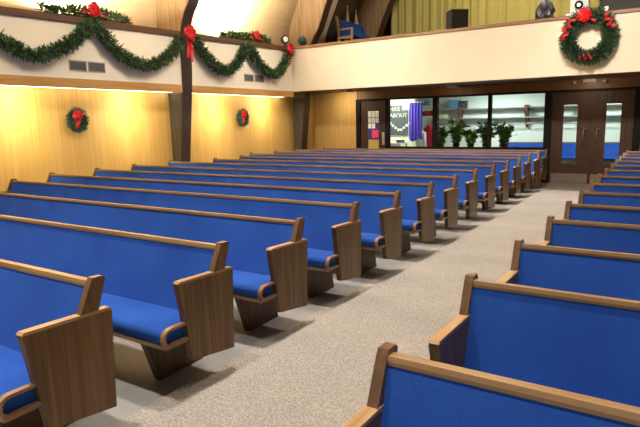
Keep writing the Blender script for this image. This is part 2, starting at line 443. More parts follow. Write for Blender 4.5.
def loop_mesh():
    """stadium-shaped wooden rim on the end of the seat"""
    def stad(y0, y1, z0, z1, n=8):
        r = (z1-z0)/2; zc = (z0+z1)/2; out = []
        for i in range(n+1):
            a = PI/2+PI*i/n; out.append((y0+r+math.cos(a)*r, zc+math.sin(a)*r))
        for i in range(n+1):
            a = -PI/2+PI*i/n; out.append((y1-r+math.cos(a)*r, zc+math.sin(a)*r))
        return out
    A = stad(-.572, -.20, .356, .474); B = stad(-.554, -.218, .373, .457)
    bm = bmesh.new(); n = len(A)
    vs = [[bm.verts.new((x, *p)) for p in P] for x in (0, .034) for P in (A, B)]
    for i in range(n):
        j = (i+1) % n
        bm.faces.new((vs[0][i], vs[0][j], vs[1][j], vs[1][i])); bm.faces.new((vs[2][i], vs[3][i], vs[3][j], vs[2][j]))
        bm.faces.new((vs[0][i], vs[2][i], vs[2][j], vs[0][j])); bm.faces.new((vs[1][i], vs[1][j], vs[3][j], vs[3][i]))
    return to_mesh(bm, 'seat_rim', M['rimwood'], bevel=.004)
def pedestal_mesh():
    bm = bmesh.new(); prism(bm, [(-.475, .34), (-.04, .34), (.035, .0), (-.365, .0)], -.025, .025)
    return to_mesh(bm, 'pedestal', M['pedwood'], bevel=.003)
ME = dict(end=end_panel_mesh(), arm=arm_cap_mesh(), post=post_mesh(), rim=loop_mesh(), ped=pedestal_mesh(), endR=end_panel_mesh(.09), armR=arm_cap_mesh(.09))
def long_mesh(kind, L):
    key = (kind, round(L, 3))
    if key in ME: return ME[key]
    bm = bmesh.new(); a, b = T*.5, L-T*.5
    if kind == 'cap':
        prism(bm, [(-.050, .871), (-.045, .889), (.004, .884), (.010, .876), (.006, .857), (-.050, .857)], a, b); me = to_mesh(bm, 'top_rail', M['capwood'], bevel=.004)
    elif kind == 'back':
        prism(bm, [(-.045, .857), (-.180, .43), (-.150, .41), (-.015, .857)], a, b); me = to_mesh(bm, 'backrest', M['blue'], bevel=.006)
    elif kind == 'rear':
        prism(bm, [(-.014, .857), (-.149, .41), (-.125, .34), (-.095, .34), (.002, .857)], a, b); me = to_mesh(bm, 'back_board', M['endwood'])
    elif kind == 'seat':
        prism(bm, rounded_front(-.570, -.155, .372, .470, .045, .035), T*.75, L-T*.75); me = to_mesh(bm, 'seat_cushion', M['blue'], True)
        for p in me.polygons:
            if abs(p.normal.x) > .9: p.use_smooth = False
    else:
        prism(bm, [(-.555, .372), (-.13, .372), (-.13, .34), (-.545, .34)], a, b); me = to_mesh(bm, 'seat_board', M['capwood'], bevel=.003)
    ME[key] = me; return me
def make_pew(x0, x1, Y, label, group, peds=4, z=0, rz=0, long_arm=''):
    L = x1-x0
    root = empty('church_pew', (x0, Y, z), label, 'pew', rz, group)
    link('backrest', long_mesh('back', L), root); link('back_board', long_mesh('rear', L), root)
    link('top_rail', long_mesh('cap', L), root)
    link('seat_cushion', long_mesh('seat', L), root); link('seat_board', long_mesh('board', L), root)
    for i, x in enumerate((0, L-T)):
        e = link('end_panel', ME['end'+long_arm], root, (x, 0, 0)); link('arm_top', ME['arm'+long_arm], e)
        link('end_post', ME['post'], e)
        link('seat_rim', ME['rim'], root, (.004 if i == 0 else L-.038, 0, 0))
    for k in range(peds):
        link('pedestal', ME['ped'], root, (.34+(L-.68)*k/(peds-1), 0, 0))
    return root
words = ['first', 'second', 'third', 'fourth', 'fifth', 'sixth', 'seventh', 'eighth', 'ninth', 'tenth', 'eleventh', 'twelfth', 'thirteenth', 'last']
Ly = [1.70, 2.64, 3.61, 4.58, 5.51, 6.47, 7.42, 8.42, 9.36, 10.30, 11.30, 12.25, 13.15, 14.02]
Lx_shift = .06
Lx = [-9.20, -9.15, -9.10, -8.70, -9.19, -9.26, -9.37, -9.40, -8.94, -8.96, -9.47, -9.38, -9.29, -8.89]
lx = [.0, .03, -.01, -.02, .0, .02, .01, -.01, .01, .01, .0, -.01, 0, 0]
for i, (y, x) in enumerate(zip(Ly, Lx)):
    tail = 'row nearest the camera' if i == 0 else ('row by the glass wall' if i == 13 else 'row from the front')
    make_pew(x+Lx_shift, XL+.01+lx[i], y, 'long blue cushioned wooden pew left of the aisle, %s %s' % (words[i], tail), 'pews left of the aisle')
Rx = [-.785, -.80, -.776, -.757, -.757, -.762, -.757, -.77, -.775, -.765, -.78, -.79, -.79, -.79]
Ry = [1.64, 2.645, 3.57, 4.55, 5.45, 6.38, 7.25, 8.17, 9.10, 10.0, 10.95, 11.9, 12.85, 13.8]
for i, y in enumerate(Ry):
    tail = 'row nearest the camera' if i == 0 else ('row by the double doors' if i == 13 else 'row from the front')
    make_pew(Rx[i]-.023, Rx[i]-.023+6.8, y, 'blue backed wooden pew right of the aisle, %s %s' % (words[i], tail), 'pews right of the aisle', long_arm='R')

# ------------------------------------------------------------------ greenery
def needle(bm, p, d, ln, w):
    d = d.normalized(); s = d.cross(Vector((rnd.uniform(-1, 1), rnd.uniform(-1, 1), rnd.uniform(-1, 1)))).normalized()*w*.5
    a = bm.verts.new(p-s); b = bm.verts.new(p+s); c_ = bm.verts.new(p+d*ln*.6+s*.9); e = bm.verts.new(p+d*ln); f = bm.verts.new(p+d*ln*.6-s*.9)
    bm.faces.new((a, b, c_, e, f))
OFF = [0]
def tuft_path(bm, pts, r, per_m, ln, w, droop=0, xmin=None, zmin=None):
    for a, b in zip(pts, pts[1:]):
        a, b = Vector(a), Vector(b); L_ = (b-a).length; t = (b-a).normalized()
        n = int(L_*per_m+rnd.random())
        for _ in range(n):
            p = a.lerp(b, rnd.random())
            v = Vector((rnd.gauss(0, 1), rnd.gauss(0, 1), rnd.gauss(0, 1))); v -= t*v.dot(t)*.6; v.normalize()
            rr = r*rnd.uniform(.15, .85)
            needle(bm, p+v*rr, v + t*rnd.uniform(-.6, .9) + Vector((0, 0, -droop)), ln*rnd.uniform(.6, 1.2), w*rnd.uniform(.7, 1.3))
    for q in bm.verts:
        if xmin is not None and q.co.x < xmin-OFF[0]: q.co.x = xmin-OFF[0]+.001*rnd.random()
        if zmin is not None and q.co.z < zmin(q.co.y): q.co.z = zmin(q.co.y)+.001*rnd.random()
def ribbon(bm, pts, wvec, w):
    prev = None
    for p in pts:
        p = Vector(p); cur = (bm.verts.new(p-wvec*w/2), bm.verts.new(p+wvec*w/2))
        if prev: bm.faces.new((prev[0], prev[1], cur[1], cur[0]))
        prev = cur
def bow_mesh(name, size, tails, mat, face='-Y'):
    """bow lying in the XZ plane and facing -Y, or turned to face +X"""
    bm = bmesh.new()
    for a in (15, 60, 120, 165, 205, 335, 90, 250, 290):
        a = math.radians(a); d = Vector((math.cos(a), 0, math.sin(a))); side = Vector((-d.z, 0, d.x))
        L_ = size*rnd.uniform(.42, .55); pts = []
        for k in range(13):
            t = k/12; pts.append(d*L_*math.sin(PI*t)**.8 + Vector((0, -1, 0))*(size*.26*t+.02) + side*(size*.12*math.sin(2*PI*t)))
        ribbon(bm, pts, (side+Vector((0, -.5, 0))).normalized(), size*.26)
    for a, l in tails:
        a = math.radians(a); d = Vector((math.cos(a), 0, math.sin(a))); pts = []
        for k in range(9):
            t = k/8; pts.append(d*l*t + Vector((0, -.02-.02*math.sin(t*9), 0)) + Vector((.02*math.sin(t*7+a), 0, 0)))
        ribbon(bm, pts, Vector((-d.z, 0, d.x)), size*.17)
    bmesh.ops.create_uvsphere(bm, u_segments=10, v_segments=6, radius=size*.12, matrix=Matrix.Translation((0, -size*.16, 0)))
    if face == '+X': bmesh.ops.rotate(bm, verts=bm.verts, cent=(0, 0, 0), matrix=Matrix.Rotation(PI/2, 3, 'Z'))
    return to_mesh(bm, name, mat, True)
def cat3(ctrl, k=8): return smooth_curve(ctrl, k)
def garland(ctrl, x, label, ends=None):
    path = [(x, *p) for p in cat3(ctrl)]
    o0 = path[len(path)//2]; root = empty('pine_garland', (x, o0[1], 0), label, 'garland')
    sh = Vector((x, o0[1], 0)); bm = bmesh.new(); OFF[0] = x
    tuft_path(bm, [Vector(p)-sh for p in path], .10, 850, .11, .022, .12, XU+.004)
    link('foliage', to_mesh(bm, 'foliage', M['pine']), root)
    bm = bmesh.new()
    for a, b in zip(path, path[1:]): cyl(bm, Vector(a)-sh, Vector(b)-sh, .04, .04, 6)
    link('stem', to_mesh(bm, 'stem', M['pot']), root)
    return root
garland([(4.0, 3.50), (4.45, 3.30), (4.98, 3.06), (5.46, 2.90), (6.04, 3.10), (6.38, 3.36), (6.66, 3.56), (6.88, 3.36), (7.20, 3.08), (7.78, 2.90), (8.40, 3.12), (8.80, 3.50)],
        XU+.15, 'green pine garland swagged on the cream wall left of the dark arch post')
garland([(9.25, 3.62), (9.50, 3.27), (9.85, 3.04), (10.24, 2.95), (10.65, 3.13), (11.06, 3.58), (11.40, 3.30), (11.80, 3.05), (12.24, 2.98), (12.60, 3.25), (12.93, 3.66)],
        XU+.15, 'green pine garland swagged on the cream wall between the arch post and the balcony corner')
def ledge_garland(y0, y1, yb, label):
    root = empty('ledge_garland', (XU-.10, (y0+y1)/2, led((y0+y1)/2)), label, 'garland')
    ym = (y0+y1)/2; bm = bmesh.new(); pts = []
    for k in range(17):
        t = k/16; y = y0+(y1-y0)*t
        pts.append(Vector((.04*math.sin(t*11), y-ym, led(y)-led(ym)+.06+.07*math.exp(-((y-yb)/.4)**2))))
    tuft_path(bm, pts, .115, 850, .115, .024, 0, None, lambda yy: led(yy+ym)-led(ym)+.002)
    link('foliage', to_mesh(bm, 'foliage', M['pine']), root)
    b = link('bow', bow_mesh('bow', .26, [(200, .22), (340, .28)], M['red'], '+X'), root, (.12, yb-ym, .17)); return root
ledge_garland(5.80, 7.65, 6.75, 'pine garland with a red bow lying on the brown ledge, left of the arch post')
ledge_garland(10.30, 12.30, 11.55, 'pine garland with a red bow lying on the brown ledge, near the balcony corner')
# bows of their own
o = tag(link('red_bow', bow_mesh('red_bow', .33, [(262, .52), (275, .60), (284, .42)], M['red'], '+X'), None, (XU+.26, 8.94, 3.64)), 'large red bow with long tails tied on the dark arch post', 'bow')
o = tag(link('red_bow', bow_mesh('red_bow', .28, [(262, .36), (276, .44)], M['red'], '+X'), None, (XU+.20, 12.78, 3.70)), 'red bow with hanging tails where the ledge meets the balcony', 'bow')

def wreath(name, loc, R, r, bow, label, mat, face, density, ln, extra=None):
    root = empty(name, loc, label, 'wreath', PI/2 if face == '+X' else 0)
    pts = [Vector((R*math.cos(2*PI*k/40), 0, R*1.06*math.sin(2*PI*k/40))) for k in range(41)]
    bm = bmesh.new(); tuft_path(bm, pts, r, density, ln, ln*.2)
    link('foliage', to_mesh(bm, 'foliage', mat), root)
    bm = bmesh.new()
    for a, b in zip(pts, pts[1:]): cyl(bm, a, b, r*.35, r*.35, 6)
    link('ring', to_mesh(bm, 'ring', M['pot']), root)
    for (x, z, s, tails) in bow: link('bow', bow_mesh('bow', s, tails, M['red']), root, (x, -r*.8, z))
    return root
big = wreath('christmas_wreath', (-1.60, YF-.20, 3.31), .405, .145, [(-.08, .41, .26, [(200, .28), (330, .25)])],
             'large green wreath with red ribbons hung on the balcony front above the double doors', M['pinebig'], '-Y', 1900, .10)
def wrap(parent, a0, a1, R, mat, w=.07):
    bm = bmesh.new(); pts = []
    for k in range(15):
        a = math.radians(a0+(a1-a0)*k/14); rr = R+.05*math.sin(k*1.1)
        pts.append((rr*math.cos(a), -.165-.02*math.sin(k*1.7), rr*1.06*math.sin(a)))
    for p, q in zip(pts, pts[1:]): pass
    prev = None
    for k, p in enumerate(pts):
        a = math.radians(a0+(a1-a0)*k/14); wv = Vector((math.cos(a), .3*math.sin(k), math.sin(a)))*w/2
        cur = (bm.verts.new(Vector(p)-wv), bm.verts.new(Vector(p)+wv))
        if prev: bm.faces.new((prev[0], prev[1], cur[1], cur[0]))
        prev = cur
    link('ribbon', to_mesh(bm, 'ribbon', mat, True), parent)
wrap(big, 12, 52, .46, M['darkred'], .10); wrap(big, 135, 185, .45, M['darkred'], .10); wrap(big, 250, 285, .40, M['darkred'], .06)
wreath('christmas_wreath', (XW+.10, 6.48, 1.81), .155, .06, [(-.05, .10, .20, [(262, .26), (275, .22)])],
       'small frosted wreath with a red bow on the oak wall before the arch post', M['pinefrost'], '+X', 1500, .065)
wreath('christmas_wreath', (XW+.10, 11.35, 1.83), .155, .06, [(-.05, .10, .20, [(262, .26), (275, .22)])],
       'small frosted wreath with a red bow on the oak wall beyond the arch post', M['pinefrost'], '+X', 1500, .065)

# ------------------------------------------------------------------ wall vents
def vent(y0, y1, z0, z1, label):
    root = empty('wall_vent', (XU, (y0+y1)/2, z0), label, 'vent', 0, 'paired vents on the cream wall'); h = (y1-y0)/2
    bm = bmesh.new(); H = z1-z0
    box(bm, 0, .015, -h, h, 0, .02); box(bm, 0, .015, -h, h, H-.02, H); box(bm, 0, .015, -h, -h+.02, .02, H-.02); box(bm, 0, .015, h-.02, h, .02, H-.02)
    link('frame', to_mesh(bm, 'frame', M['ventframe']), root)
    bm = bmesh.new(); n = 9
    for k in range(n):
        z = .02+(H-.04)*(k+.5)/n; box(bm, .001, .012, -h+.02, h-.02, z-.006, z+.006)
    box(bm, 0, .002, -h+.02, h-.02, .02, H-.02)
    link('louvre_blades', to_mesh(bm, 'louvre_blades', M['grille']), root)
vent(6.17, 6.53, 2.70, 2.89, 'grey louvred vent left of the arch post, left one of its pair')
vent(6.56, 6.93, 2.70, 2.89, 'grey louvred vent left of the arch post, right one of its pair')
vent(11.05, 11.43, 2.74, 2.93, 'grey louvred vent nearer the balcony, left one of its pair')
vent(11.47, 11.86, 2.74, 2.93, 'grey louvred vent nearer the balcony, right one of its pair')

# ------------------------------------------------------------------ cove tubes
def tube_light(y0, y1, label):
    root = empty('cove_light', (XU-.2, (y0+y1)/2, 2.44), label, 'light', 0, 'cove lights under the oak strip'); h = (y1-y0)/2
    part('housing', (-.20, .06, -h, h, -.005, .02), M['white'], root, 0)
    part('diffuser', (-.18, .03, -h+.01, h-.01, -.035, -.006), M['tube'], root, .004)
segs = [(-1.0, 3.85), (4.25, 6.5), (6.55, 8.86), (9.22, 11.4), (11.45, 13.15)]
segl = ['before the first arch post', 'left half of the bay before the arch post', 'right half of the bay before the arch post', 'left half of the bay beyond the arch post', 'right half of the bay beyond the arch post']
for (a, b), l in zip(segs, segl): tube_light(a, b, 'glowing cove light under oak strip, ' + l)

# ------------------------------------------------------------------ under the balcony
def soffit_light(x, y, w, d, label):
    root = empty('soffit_light', (x, y, 2.55), label, 'light')
    part('housing', (-w/2, w/2, -d/2, d/2, -.05, 0), M['ventframe'], root, .004)
    part('diffuser', (-w/2+.015, w/2-.015, -d/2+.015, d/2-.015, -.062, -.045), M['dulllamp'], root, .004)
soffit_light(-7.85, 13.75, .26, .3, 'small pale square light under the balcony, above the single door')
soffit_light(-4.92, 14.25, .30, .3, 'small pale square light under the balcony, above the windows')
root = empty('emergency_light', (-1.74, YB, 2.46), 'grey twin-lamp emergency light with EXIT lettering above the double doors', 'emergency light')
part('case', (-.15, .13, -.07, 0, .01, .085), M['ventframe'], root, .006)
for x in (-.34, .32):
    bm = bmesh.new(); cyl(bm, (x, 0, .03), (x, -.03, .03), .015); cyl(bm, (x, -.03, .03), (x, -.09, .02), .03, .045)
    link('lamp_head', to_mesh(bm, 'lamp_head', M['ventframe'], True), root)
def text_mesh(txt, size, mat, extrude=.003):
    cu = bpy.data.curves.new('t', 'FONT'); cu.body = txt; cu.size = size; cu.extrude = extrude; cu.align_x = 'CENTER'; cu.align_y = 'CENTER'
    ob = bpy.data.objects.new('t', cu); COL.objects.link(ob); bpy.context.view_layer.update()
    me = bpy.data.meshes.new_from_object(ob.evaluated_get(bpy.context.evaluated_depsgraph_get()))
    bpy.data.objects.remove(ob); bpy.data.curves.remove(cu); me.materials.clear(); me.materials.append(mat); return me
t = link('lettering', text_mesh('EXIT', .10, M['letterorange']), root, (.05, -.008, -.035)); t.rotation_euler = (PI/2, 0, 0)

# ------------------------------------------------------------------ lobby behind the glass
struct('lobby_floor', (-10, 5, YB+.15, 18.8, .0, .006), M['vinyl'])
struct('lobby_ceiling', (-10, 5, YB+.15, 18.9, 2.72, 2.8), M['white'])
struct('wall_lobby_back', (-10, 5, 18.7, 18.85, 0, 2.72), M['lobby'])
struct('wall_lobby_left', (-10, -6.98, 16.60, 16.72, 0, 2.72), M['lobbyyellow'])
struct('wall_lobby_right', (3, 3.12, YB+.15, 18.7, 0, 2.72), M['lobby'])
for x, l in ((-7.6, 'over the notice board'), (-4.8, 'over the plants'), (-1.8, 'behind the double doors')):
    root = empty('ceiling_panel_light', (x, 17.3 if x > -7 else 15.9, 2.72), 'square white ceiling panel light in the lobby ' + l, 'light')
    part('frame', (-.32, .32, -.32, .32, -.03, 0), M['ventframe'], root, .004)
    part('diffuser', (-.29, .29, -.29, .29, -.04, -.025), M['lobbylamp'], root, .004)
# notice board with lettering and bunting
root = empty('notice_board', (-7.42, 16.597, 1.68), 'dark notice board with pale lettering and bunting seen through the left window', 'notice board')
part('backing', (-.50, .33, -.03, 0, -.50, .46), M['board'], root, .003)
part('upper_poster', (.02, .36, -.036, -.03, .30, .62), M['letter'], root, .002)
t = link('lettering', text_mesh('HAS', .20, M['letter']), root, (-.24, -.036, .34)); t.rotation_euler = (PI/2, 0, 0)
t = link('lettering', text_mesh('ABOUT', .185, M['letter']), root, (-.11, -.038, .13)); t.rotation_euler = (PI/2, 0, 0)
bm = bmesh.new()
for k in range(8):
    tt = k/7; x = -.40+.68*tt; z = -.10-.24*(1-abs(2*tt-1)**1.1)
    prism(bm, [(x-.045, z+.03), (x+.045, z+.03), (x+.04, z-.04), (x, z-.06), (x-.04, z-.04)], -.040, -.034, 'Y')
link('bunting', to_mesh(bm, 'bunting', M['letter']), root)
# white table under it
root = empty('display_table', (-7.75, 16.2, 0), 'white display table below the notice board', 'table')
part('tabletop', (-.75, .60, -.3, .3, .93, .96), M['white'], root)
part('cloth', (-.76, .61, -.31, -.30, .3, .95), M['whitecloth'], root, 0)
for sx in (-.7, .55):
    for sy in (-.26, .26): part('leg', (sx-.02, sx+.02, sy-.02, sy+.02, 0.006, .93), M['grey'], root)
for x, l in ((-7.85, 'left'), (-7.25, 'right')):
    root = empty('storage_tray', (x, 16.1, .96), 'small dark tray on the white display table, %s one of two' % l, 'tray')
    part('base', (-.11, .11, -.08, .08, 0, .02), M['board'], root, .002)
    bm = bmesh.new(); box(bm, -.11, .11, -.08, -.07, .02, .08); box(bm, -.11, .11, .07, .08, .02, .08); box(bm, -.11, -.10, -.07, .07, .02, .08); box(bm, .10, .11, -.07, .07, .02, .08)
    link('sides', to_mesh(bm, 'sides', M['board']), root)
# purple banner
root = empty('purple_banner', (-6.875, 16.45, 2.20), 'purple cloth banner hanging beside the notice board', 'banner')
bm = bmesh.new(); prev = None
for k in range(21):
    x = -.21+.42*k/20; y = .02*math.sin(k*1.3)
    cur = (bm.verts.new((x, y, -1.17-.05*math.sin(k*.3))), bm.verts.new((x, y, 0)))
    if prev: bm.faces.new((prev[0], cur[0], cur[1], prev[1]))
    prev = cur
link('cloth', to_mesh(bm, 'cloth', M['purple'], True), root)
bm = bmesh.new(); cyl(bm, (-.25, 0, .01), (.25, 0, .01), .012); cyl(bm, (-.24, 0, .01), (-.24, 0, -2.18), .012); cyl(bm, (-.24, 0, -2.18), (-.05, -.1, -2.18), .012); cyl(bm, (-.24, 0, -2.18), (-.24, .15, -2.18), .012)
link('stand', to_mesh(bm, 'stand', M['white']), root)
# coats on a rail: red coat, white robe
def garment(name, x, y, ztop, w, h, mat, label):
    root = empty(name, (x, y, ztop), label, 'coat')
    bm = bmesh.new(); rings = []
    prof = [(0, .18), (.05, .55), (.12, .95), (.3, .85), (.6, .92), (1, 1.05)]
    for t_, ww in prof:
        ring = []
        for k in range(20):
            a = 2*PI*k/20; rr = 1+.08*math.sin(5*a+t_*6)
            ring.append(bm.verts.new((math.cos(a)*w/2*ww*rr, math.sin(a)*.09*rr, -t_*h)))
        rings.append(ring)
    for A, B in zip(rings, rings[1:]):
        for k in range(20): bm.faces.new((A[k], A[(k+1) % 20], B[(k+1) % 20], B[k]))
    link('body', to_mesh(bm, 'body', mat, True), root)
    bm = bmesh.new()
    for s in (-1, 1): cyl(bm, (s*w*.42, 0, -h*.12), (s*w*.56, -.02, -h*.75), .055, .045, 10)
    link('sleeves', to_mesh(bm, 'sleeves', mat, True), root)
    bm = bmesh.new(); cyl(bm, (0, 0, -.03), (0, 0, .10), .008); cyl(bm, (-w*.35, 0, -.06), (w*.35, 0, -.06), .012)
    link('hanger', to_mesh(bm, 'hanger', M['steel'], True), root)
garment('hanging_coat', -6.72, 17.2, 1.50, .34, .75, M['redcloth'], 'red coat hanging under the lobby shelf beside the purple banner')
garment('hanging_robe', -6.92, 16.98, 1.35, .30, .80, M['whitecloth'], 'white robe hanging between the purple banner and the red coat')
root = empty('garment_rail', (-6.85, 17.09, 0), 'thin steel rail holding the red coat and white robe', 'rail')
bm = bmesh.new(); cyl(bm, (-.5, 0, 1.62), (.45, 0, 1.62), .012); cyl(bm, (-.5, 0, .006), (-.5, 0, 1.62), .012); cyl(bm, (.45, 0, .006), (.45, 0, 1.62), .012)
link('bars', to_mesh(bm, 'bars', M['steel'], True), root)
bm = bmesh.new(); box(bm, -.53, -.47, -.25, .25, .006, .03); box(bm, .42, .48, -.25, .25, .006, .03)
link('feet', to_mesh(bm, 'feet', M['steel']), root)
# coat shelf
root = empty('coat_shelf', (-3.6, 18.7, 1.6), 'long grey double coat shelf on brown brackets along the lobby wall', 'shelf')
part('upper_shelf', (-3.5, 3.6, -.28, 0, .37, .40), M['grey'], root)
part('lower_shelf', (-3.5, 3.6, -.24, 0, .05, .09), M['grey'], root)
bm = bmesh.new(); cyl(bm, (-3.5, -.2, -.12), (3.6, -.2, -.12), .014); link('rod', to_mesh(bm, 'rod', M['steel'], True), root)
for x in (-2.52, -.35, 1.2, 2.9):
    bm = bmesh.new(); prism(bm, [(0, -.25), (0, .46), (-.34, .46), (-.34, .30), (-.06, -.25)], x-.045, x+.045)
    link('bracket', to_mesh(bm, 'bracket', M['brown'], bevel=.004), root)
def tray_box(name, x, y, z, w, d, h, mat, label):
    root = empty(name, (x, y, z), label, 'box')
    part('body', (-w/2, w/2, -d/2, d/2, 0, h*.8), mat, root, .006); part('lid', (-w/2-.01, w/2+.01, -d/2-.01, d/2+.01, h*.8, h), mat, root, .004)
M['bluebox'] = plain('pale blue plastic', (.12, .28, .45), .5); M['creambox'] = plain('cream card', (.75, .70, .42), .7); M['darkbox'] = plain('charcoal card', (.06, .06, .07), .7)
tray_box('storage_box', -6.33, 18.54, 2.001, .30, .25, .30, M['bluebox'], 'pale blue box on the upper lobby shelf over the plants')
tray_box('storage_box', -6.02, 18.54, 2.001, .20, .25, .26, M['darkbox'], 'charcoal box beside the pale blue box on the upper shelf')
tray_box('storage_box', -6.75, 18.55, 1.69, .30, .2, .15, M['creambox'], 'cream box on the lower lobby shelf')
root = empty('display_shelf', (-7.15, 17.9, 0), 'open shelf unit behind the red coat', 'shelf')
for z in (1.0, 1.45, 1.75, 2.1): part('shelf_board', (-.45, .35, -.18, .18, z, z+.03), M['white'], root)
for x in (-.47, .35): part('side_panel', (x, x+.02, -.18, .18, .006, 2.3), M['white'], root)
tray_box('storage_box', -7.15, 17.85, 2.131, .30, .22, .18, M['bluebox'], 'pale blue box on top of the open shelf unit')
tray_box('storage_box', -7.22, 17.85, 1.781, .22, .22, .16, M['darkbox'], 'charcoal box in the open shelf unit')
M['redbox'] = plain('red card', (.5, .03, .04), .6)
tray_box('storage_box', -6.98, 17.85, 1.781, .20, .22, .18, M['redbox'], 'red box in the open shelf unit')
# blue pews against the lobby wall
make_pew(-4.75, 2.6, 18.45, 'long blue pew against the lobby wall beyond the glass and double doors', None, 3)
# plants on a low planter behind the middle window
root = empty('planter_ledge', (-4.75, 15.42, 0), 'low dark planter ledge behind the windows holding the plants', 'planter')
part('body', (-1.05, 1.15, -.17, .17, .006, .78), M['planter'], root, .01); part('coping', (-1.08, 1.18, -.2, .2, .78, .82), M['pot'], root, .006)
def plant(x, y, h, sp, label, seed):
    rnd.seed(seed)
    root = empty('potted_plant', (x, y, .82), label, 'plant', 0, 'potted plants behind the windows')
    bm = bmesh.new(); cyl(bm, (0, 0, 0), (0, 0, .15), .08, .105, 18); link('pot', to_mesh(bm, 'pot', M['pot'], False), root)
    bm = bmesh.new(); cyl(bm, (0, 0, .151), (0, 0, .156), .095, .09, 18); link('soil', to_mesh(bm, 'soil', M['soil']), root)
    bmS = bmesh.new(); bmL = bmesh.new()
    for s in range(20):
        a = rnd.uniform(0, 2*PI); lean = rnd.uniform(.15, 1.25)*sp; hh = h*rnd.uniform(.45, 1)
        tip = Vector((math.cos(a)*lean, math.sin(a)*lean*.45, .15+hh)); b0 = Vector((0, 0, .15)); mid = Vector((tip.x*.3, tip.y*.3, .15+hh*.6))
        cyl(bmS, b0, mid, .006, .005, 5); cyl(bmS, mid, tip, .005, .003, 5)
        for k in range(20):
            t_ = rnd.random(); p = (b0.lerp(mid, t_*2) if t_ < .5 else mid.lerp(tip, t_*2-1))
            if p.z < .2: p.z = .2
            d = Vector((rnd.gauss(0, 1), rnd.gauss(0, .6), rnd.uniform(-.4, .8))); needle(bmL, p, d, rnd.uniform(.09, .17), .06)
    link('stems', to_mesh(bmS, 'stems', M['pot']), root); link('leaves', to_mesh(bmL, 'leaves', M['leaf']), root)
plant(-5.66, 15.42, .45, .20, 'low leafy green plant at the left edge of the middle window', 1)
plant(-5.20, 15.42, .70, .30, 'tall bushy green plant, left of the two tallest in the middle window', 2)
plant(-4.78, 15.42, .42, .22, 'low dark green plant between the two tall plants', 3)
plant(-4.35, 15.42, .62, .30, 'tall bushy green plant at the right of the middle window', 4)
plant(-3.85, 15.42, .50, .22, 'leafy green plant at the left corner of the right-hand window', 5)
rnd.seed(11)

# ------------------------------------------------------------------ on the balcony
root = empty('loudspeaker', (-4.63, 13.62, 3.70), 'black box loudspeaker standing behind the balcony rail', 'loudspeaker', math.radians(38))
part('cabinet', (-.21, .21, -.20, .20, 0, .58), M['speaker'], root, .01)
part('grille', (-.19, .19, -.215, -.20, .03, .55), M['speakergrille'], root, .004)
bm = bmesh.new(); bmesh.ops.create_icosphere(bm, subdivisions=4, radius=1)
for v in bm.verts:
    n = v.co.copy(); k = 1+.12*math.sin(n.x*7+n.z*5)+.09*math.sin(n.y*9-n.z*8)+.05*math.sin(n.x*19+n.y*13)
    t_ = (n.z+1)/2; w = .27*(1-t_*.62)
    v.co = Vector((n.x*w*k, n.y*w*.7*k, t_*.62+.02*math.sin(n.x*9)))
tag(link('cloth_bundle', to_mesh(bm, 'cloth_bundle', M['bag'], False), None, (-2.60, 13.58, 3.70)), 'crumpled black cloth bundle behind the balcony rail left of the wreath', 'bundle')
root = empty('projector', (-1.86, 13.56, 3.70), 'pale grey projector with a round lens behind the rail above the wreath', 'projector')
part('stand', (-.26, .30, -.16, .16, 0, .17), M['white'], root, .006)
part('body', (-.19, .17, -.14, .14, .19, .46), M['paleplastic'], root, .02)
part('neck', (-.10, .10, -.08, .08, .17, .19), M['white'], root, 0)
bm = bmesh.new(); cyl(bm, (-.01, -.14, .33), (-.01, -.19, .33), .085, .085, 24); link('lens_ring', to_mesh(bm, 'lens_ring', M['lens'], False), root)
bm = bmesh.new(); cyl(bm, (-.01, -.19, .33), (-.01, -.195, .33), .04, .04, 24); link('lens', to_mesh(bm, 'lens', M['steel']), root)
root = empty('equipment_case', (-.82, 13.66, 3.70), 'large black equipment case behind the rail right of the wreath', 'case')
bm = bmesh.new(); prism(bm, [(-.22, 0), (.22, 0), (.22, .62), (-.12, .62), (-.22, .42)], -.66, .9); link('body', to_mesh(bm, 'body', M['speaker'], bevel=.015), root)
part('lid_edge', (-.67, .91, -.235, -.22, .38, .42), M['black'], root, 0)
for x in (-.52, .17): part('latch', (x-.035, x+.035, -.25, -.22, .08, .24), M['white'], root, .01)['label'] = 'white latch'
# globe and small spot lamp at the corner
root = empty('glass_globe', (-9.08, 13.40, 3.80), 'dark teal glass globe on the balcony rail by the corner', 'globe')
bm = bmesh.new(); bmesh.ops.create_uvsphere(bm, u_segments=24, v_segments=14, radius=.13, matrix=Matrix.Translation((0, 0, .16))); link('globe', to_mesh(bm, 'globe', M['teal'], True), root)
bm = bmesh.new(); cyl(bm, (0, 0, 0), (0, 0, .04), .07, .05, 18); link('base', to_mesh(bm, 'base', M['pot'], True), root)
root = empty('spot_lamp', (XU-.05, 12.95, led(12.95)), 'small round lamp with a black rim on the ledge above the corner bow', 'lamp', math.radians(60))
bm = bmesh.new(); cyl(bm, (0, .06, .20), (0, -.05, .20), .10, .115, 24); link('housing', to_mesh(bm, 'housing', M['speaker']), root)
bm = bmesh.new(); cyl(bm, (0, -.051, .20), (0, -.06, .20), .075, .075, 24); link('lens', to_mesh(bm, 'lens', M['white']), root)
bm = bmesh.new(); cyl(bm, (0, 0, 0), (0, 0, .10), .02); cyl(bm, (0, 0, 0), (0, 0, .012), .06); link('stand', to_mesh(bm, 'stand', M['speaker']), root)
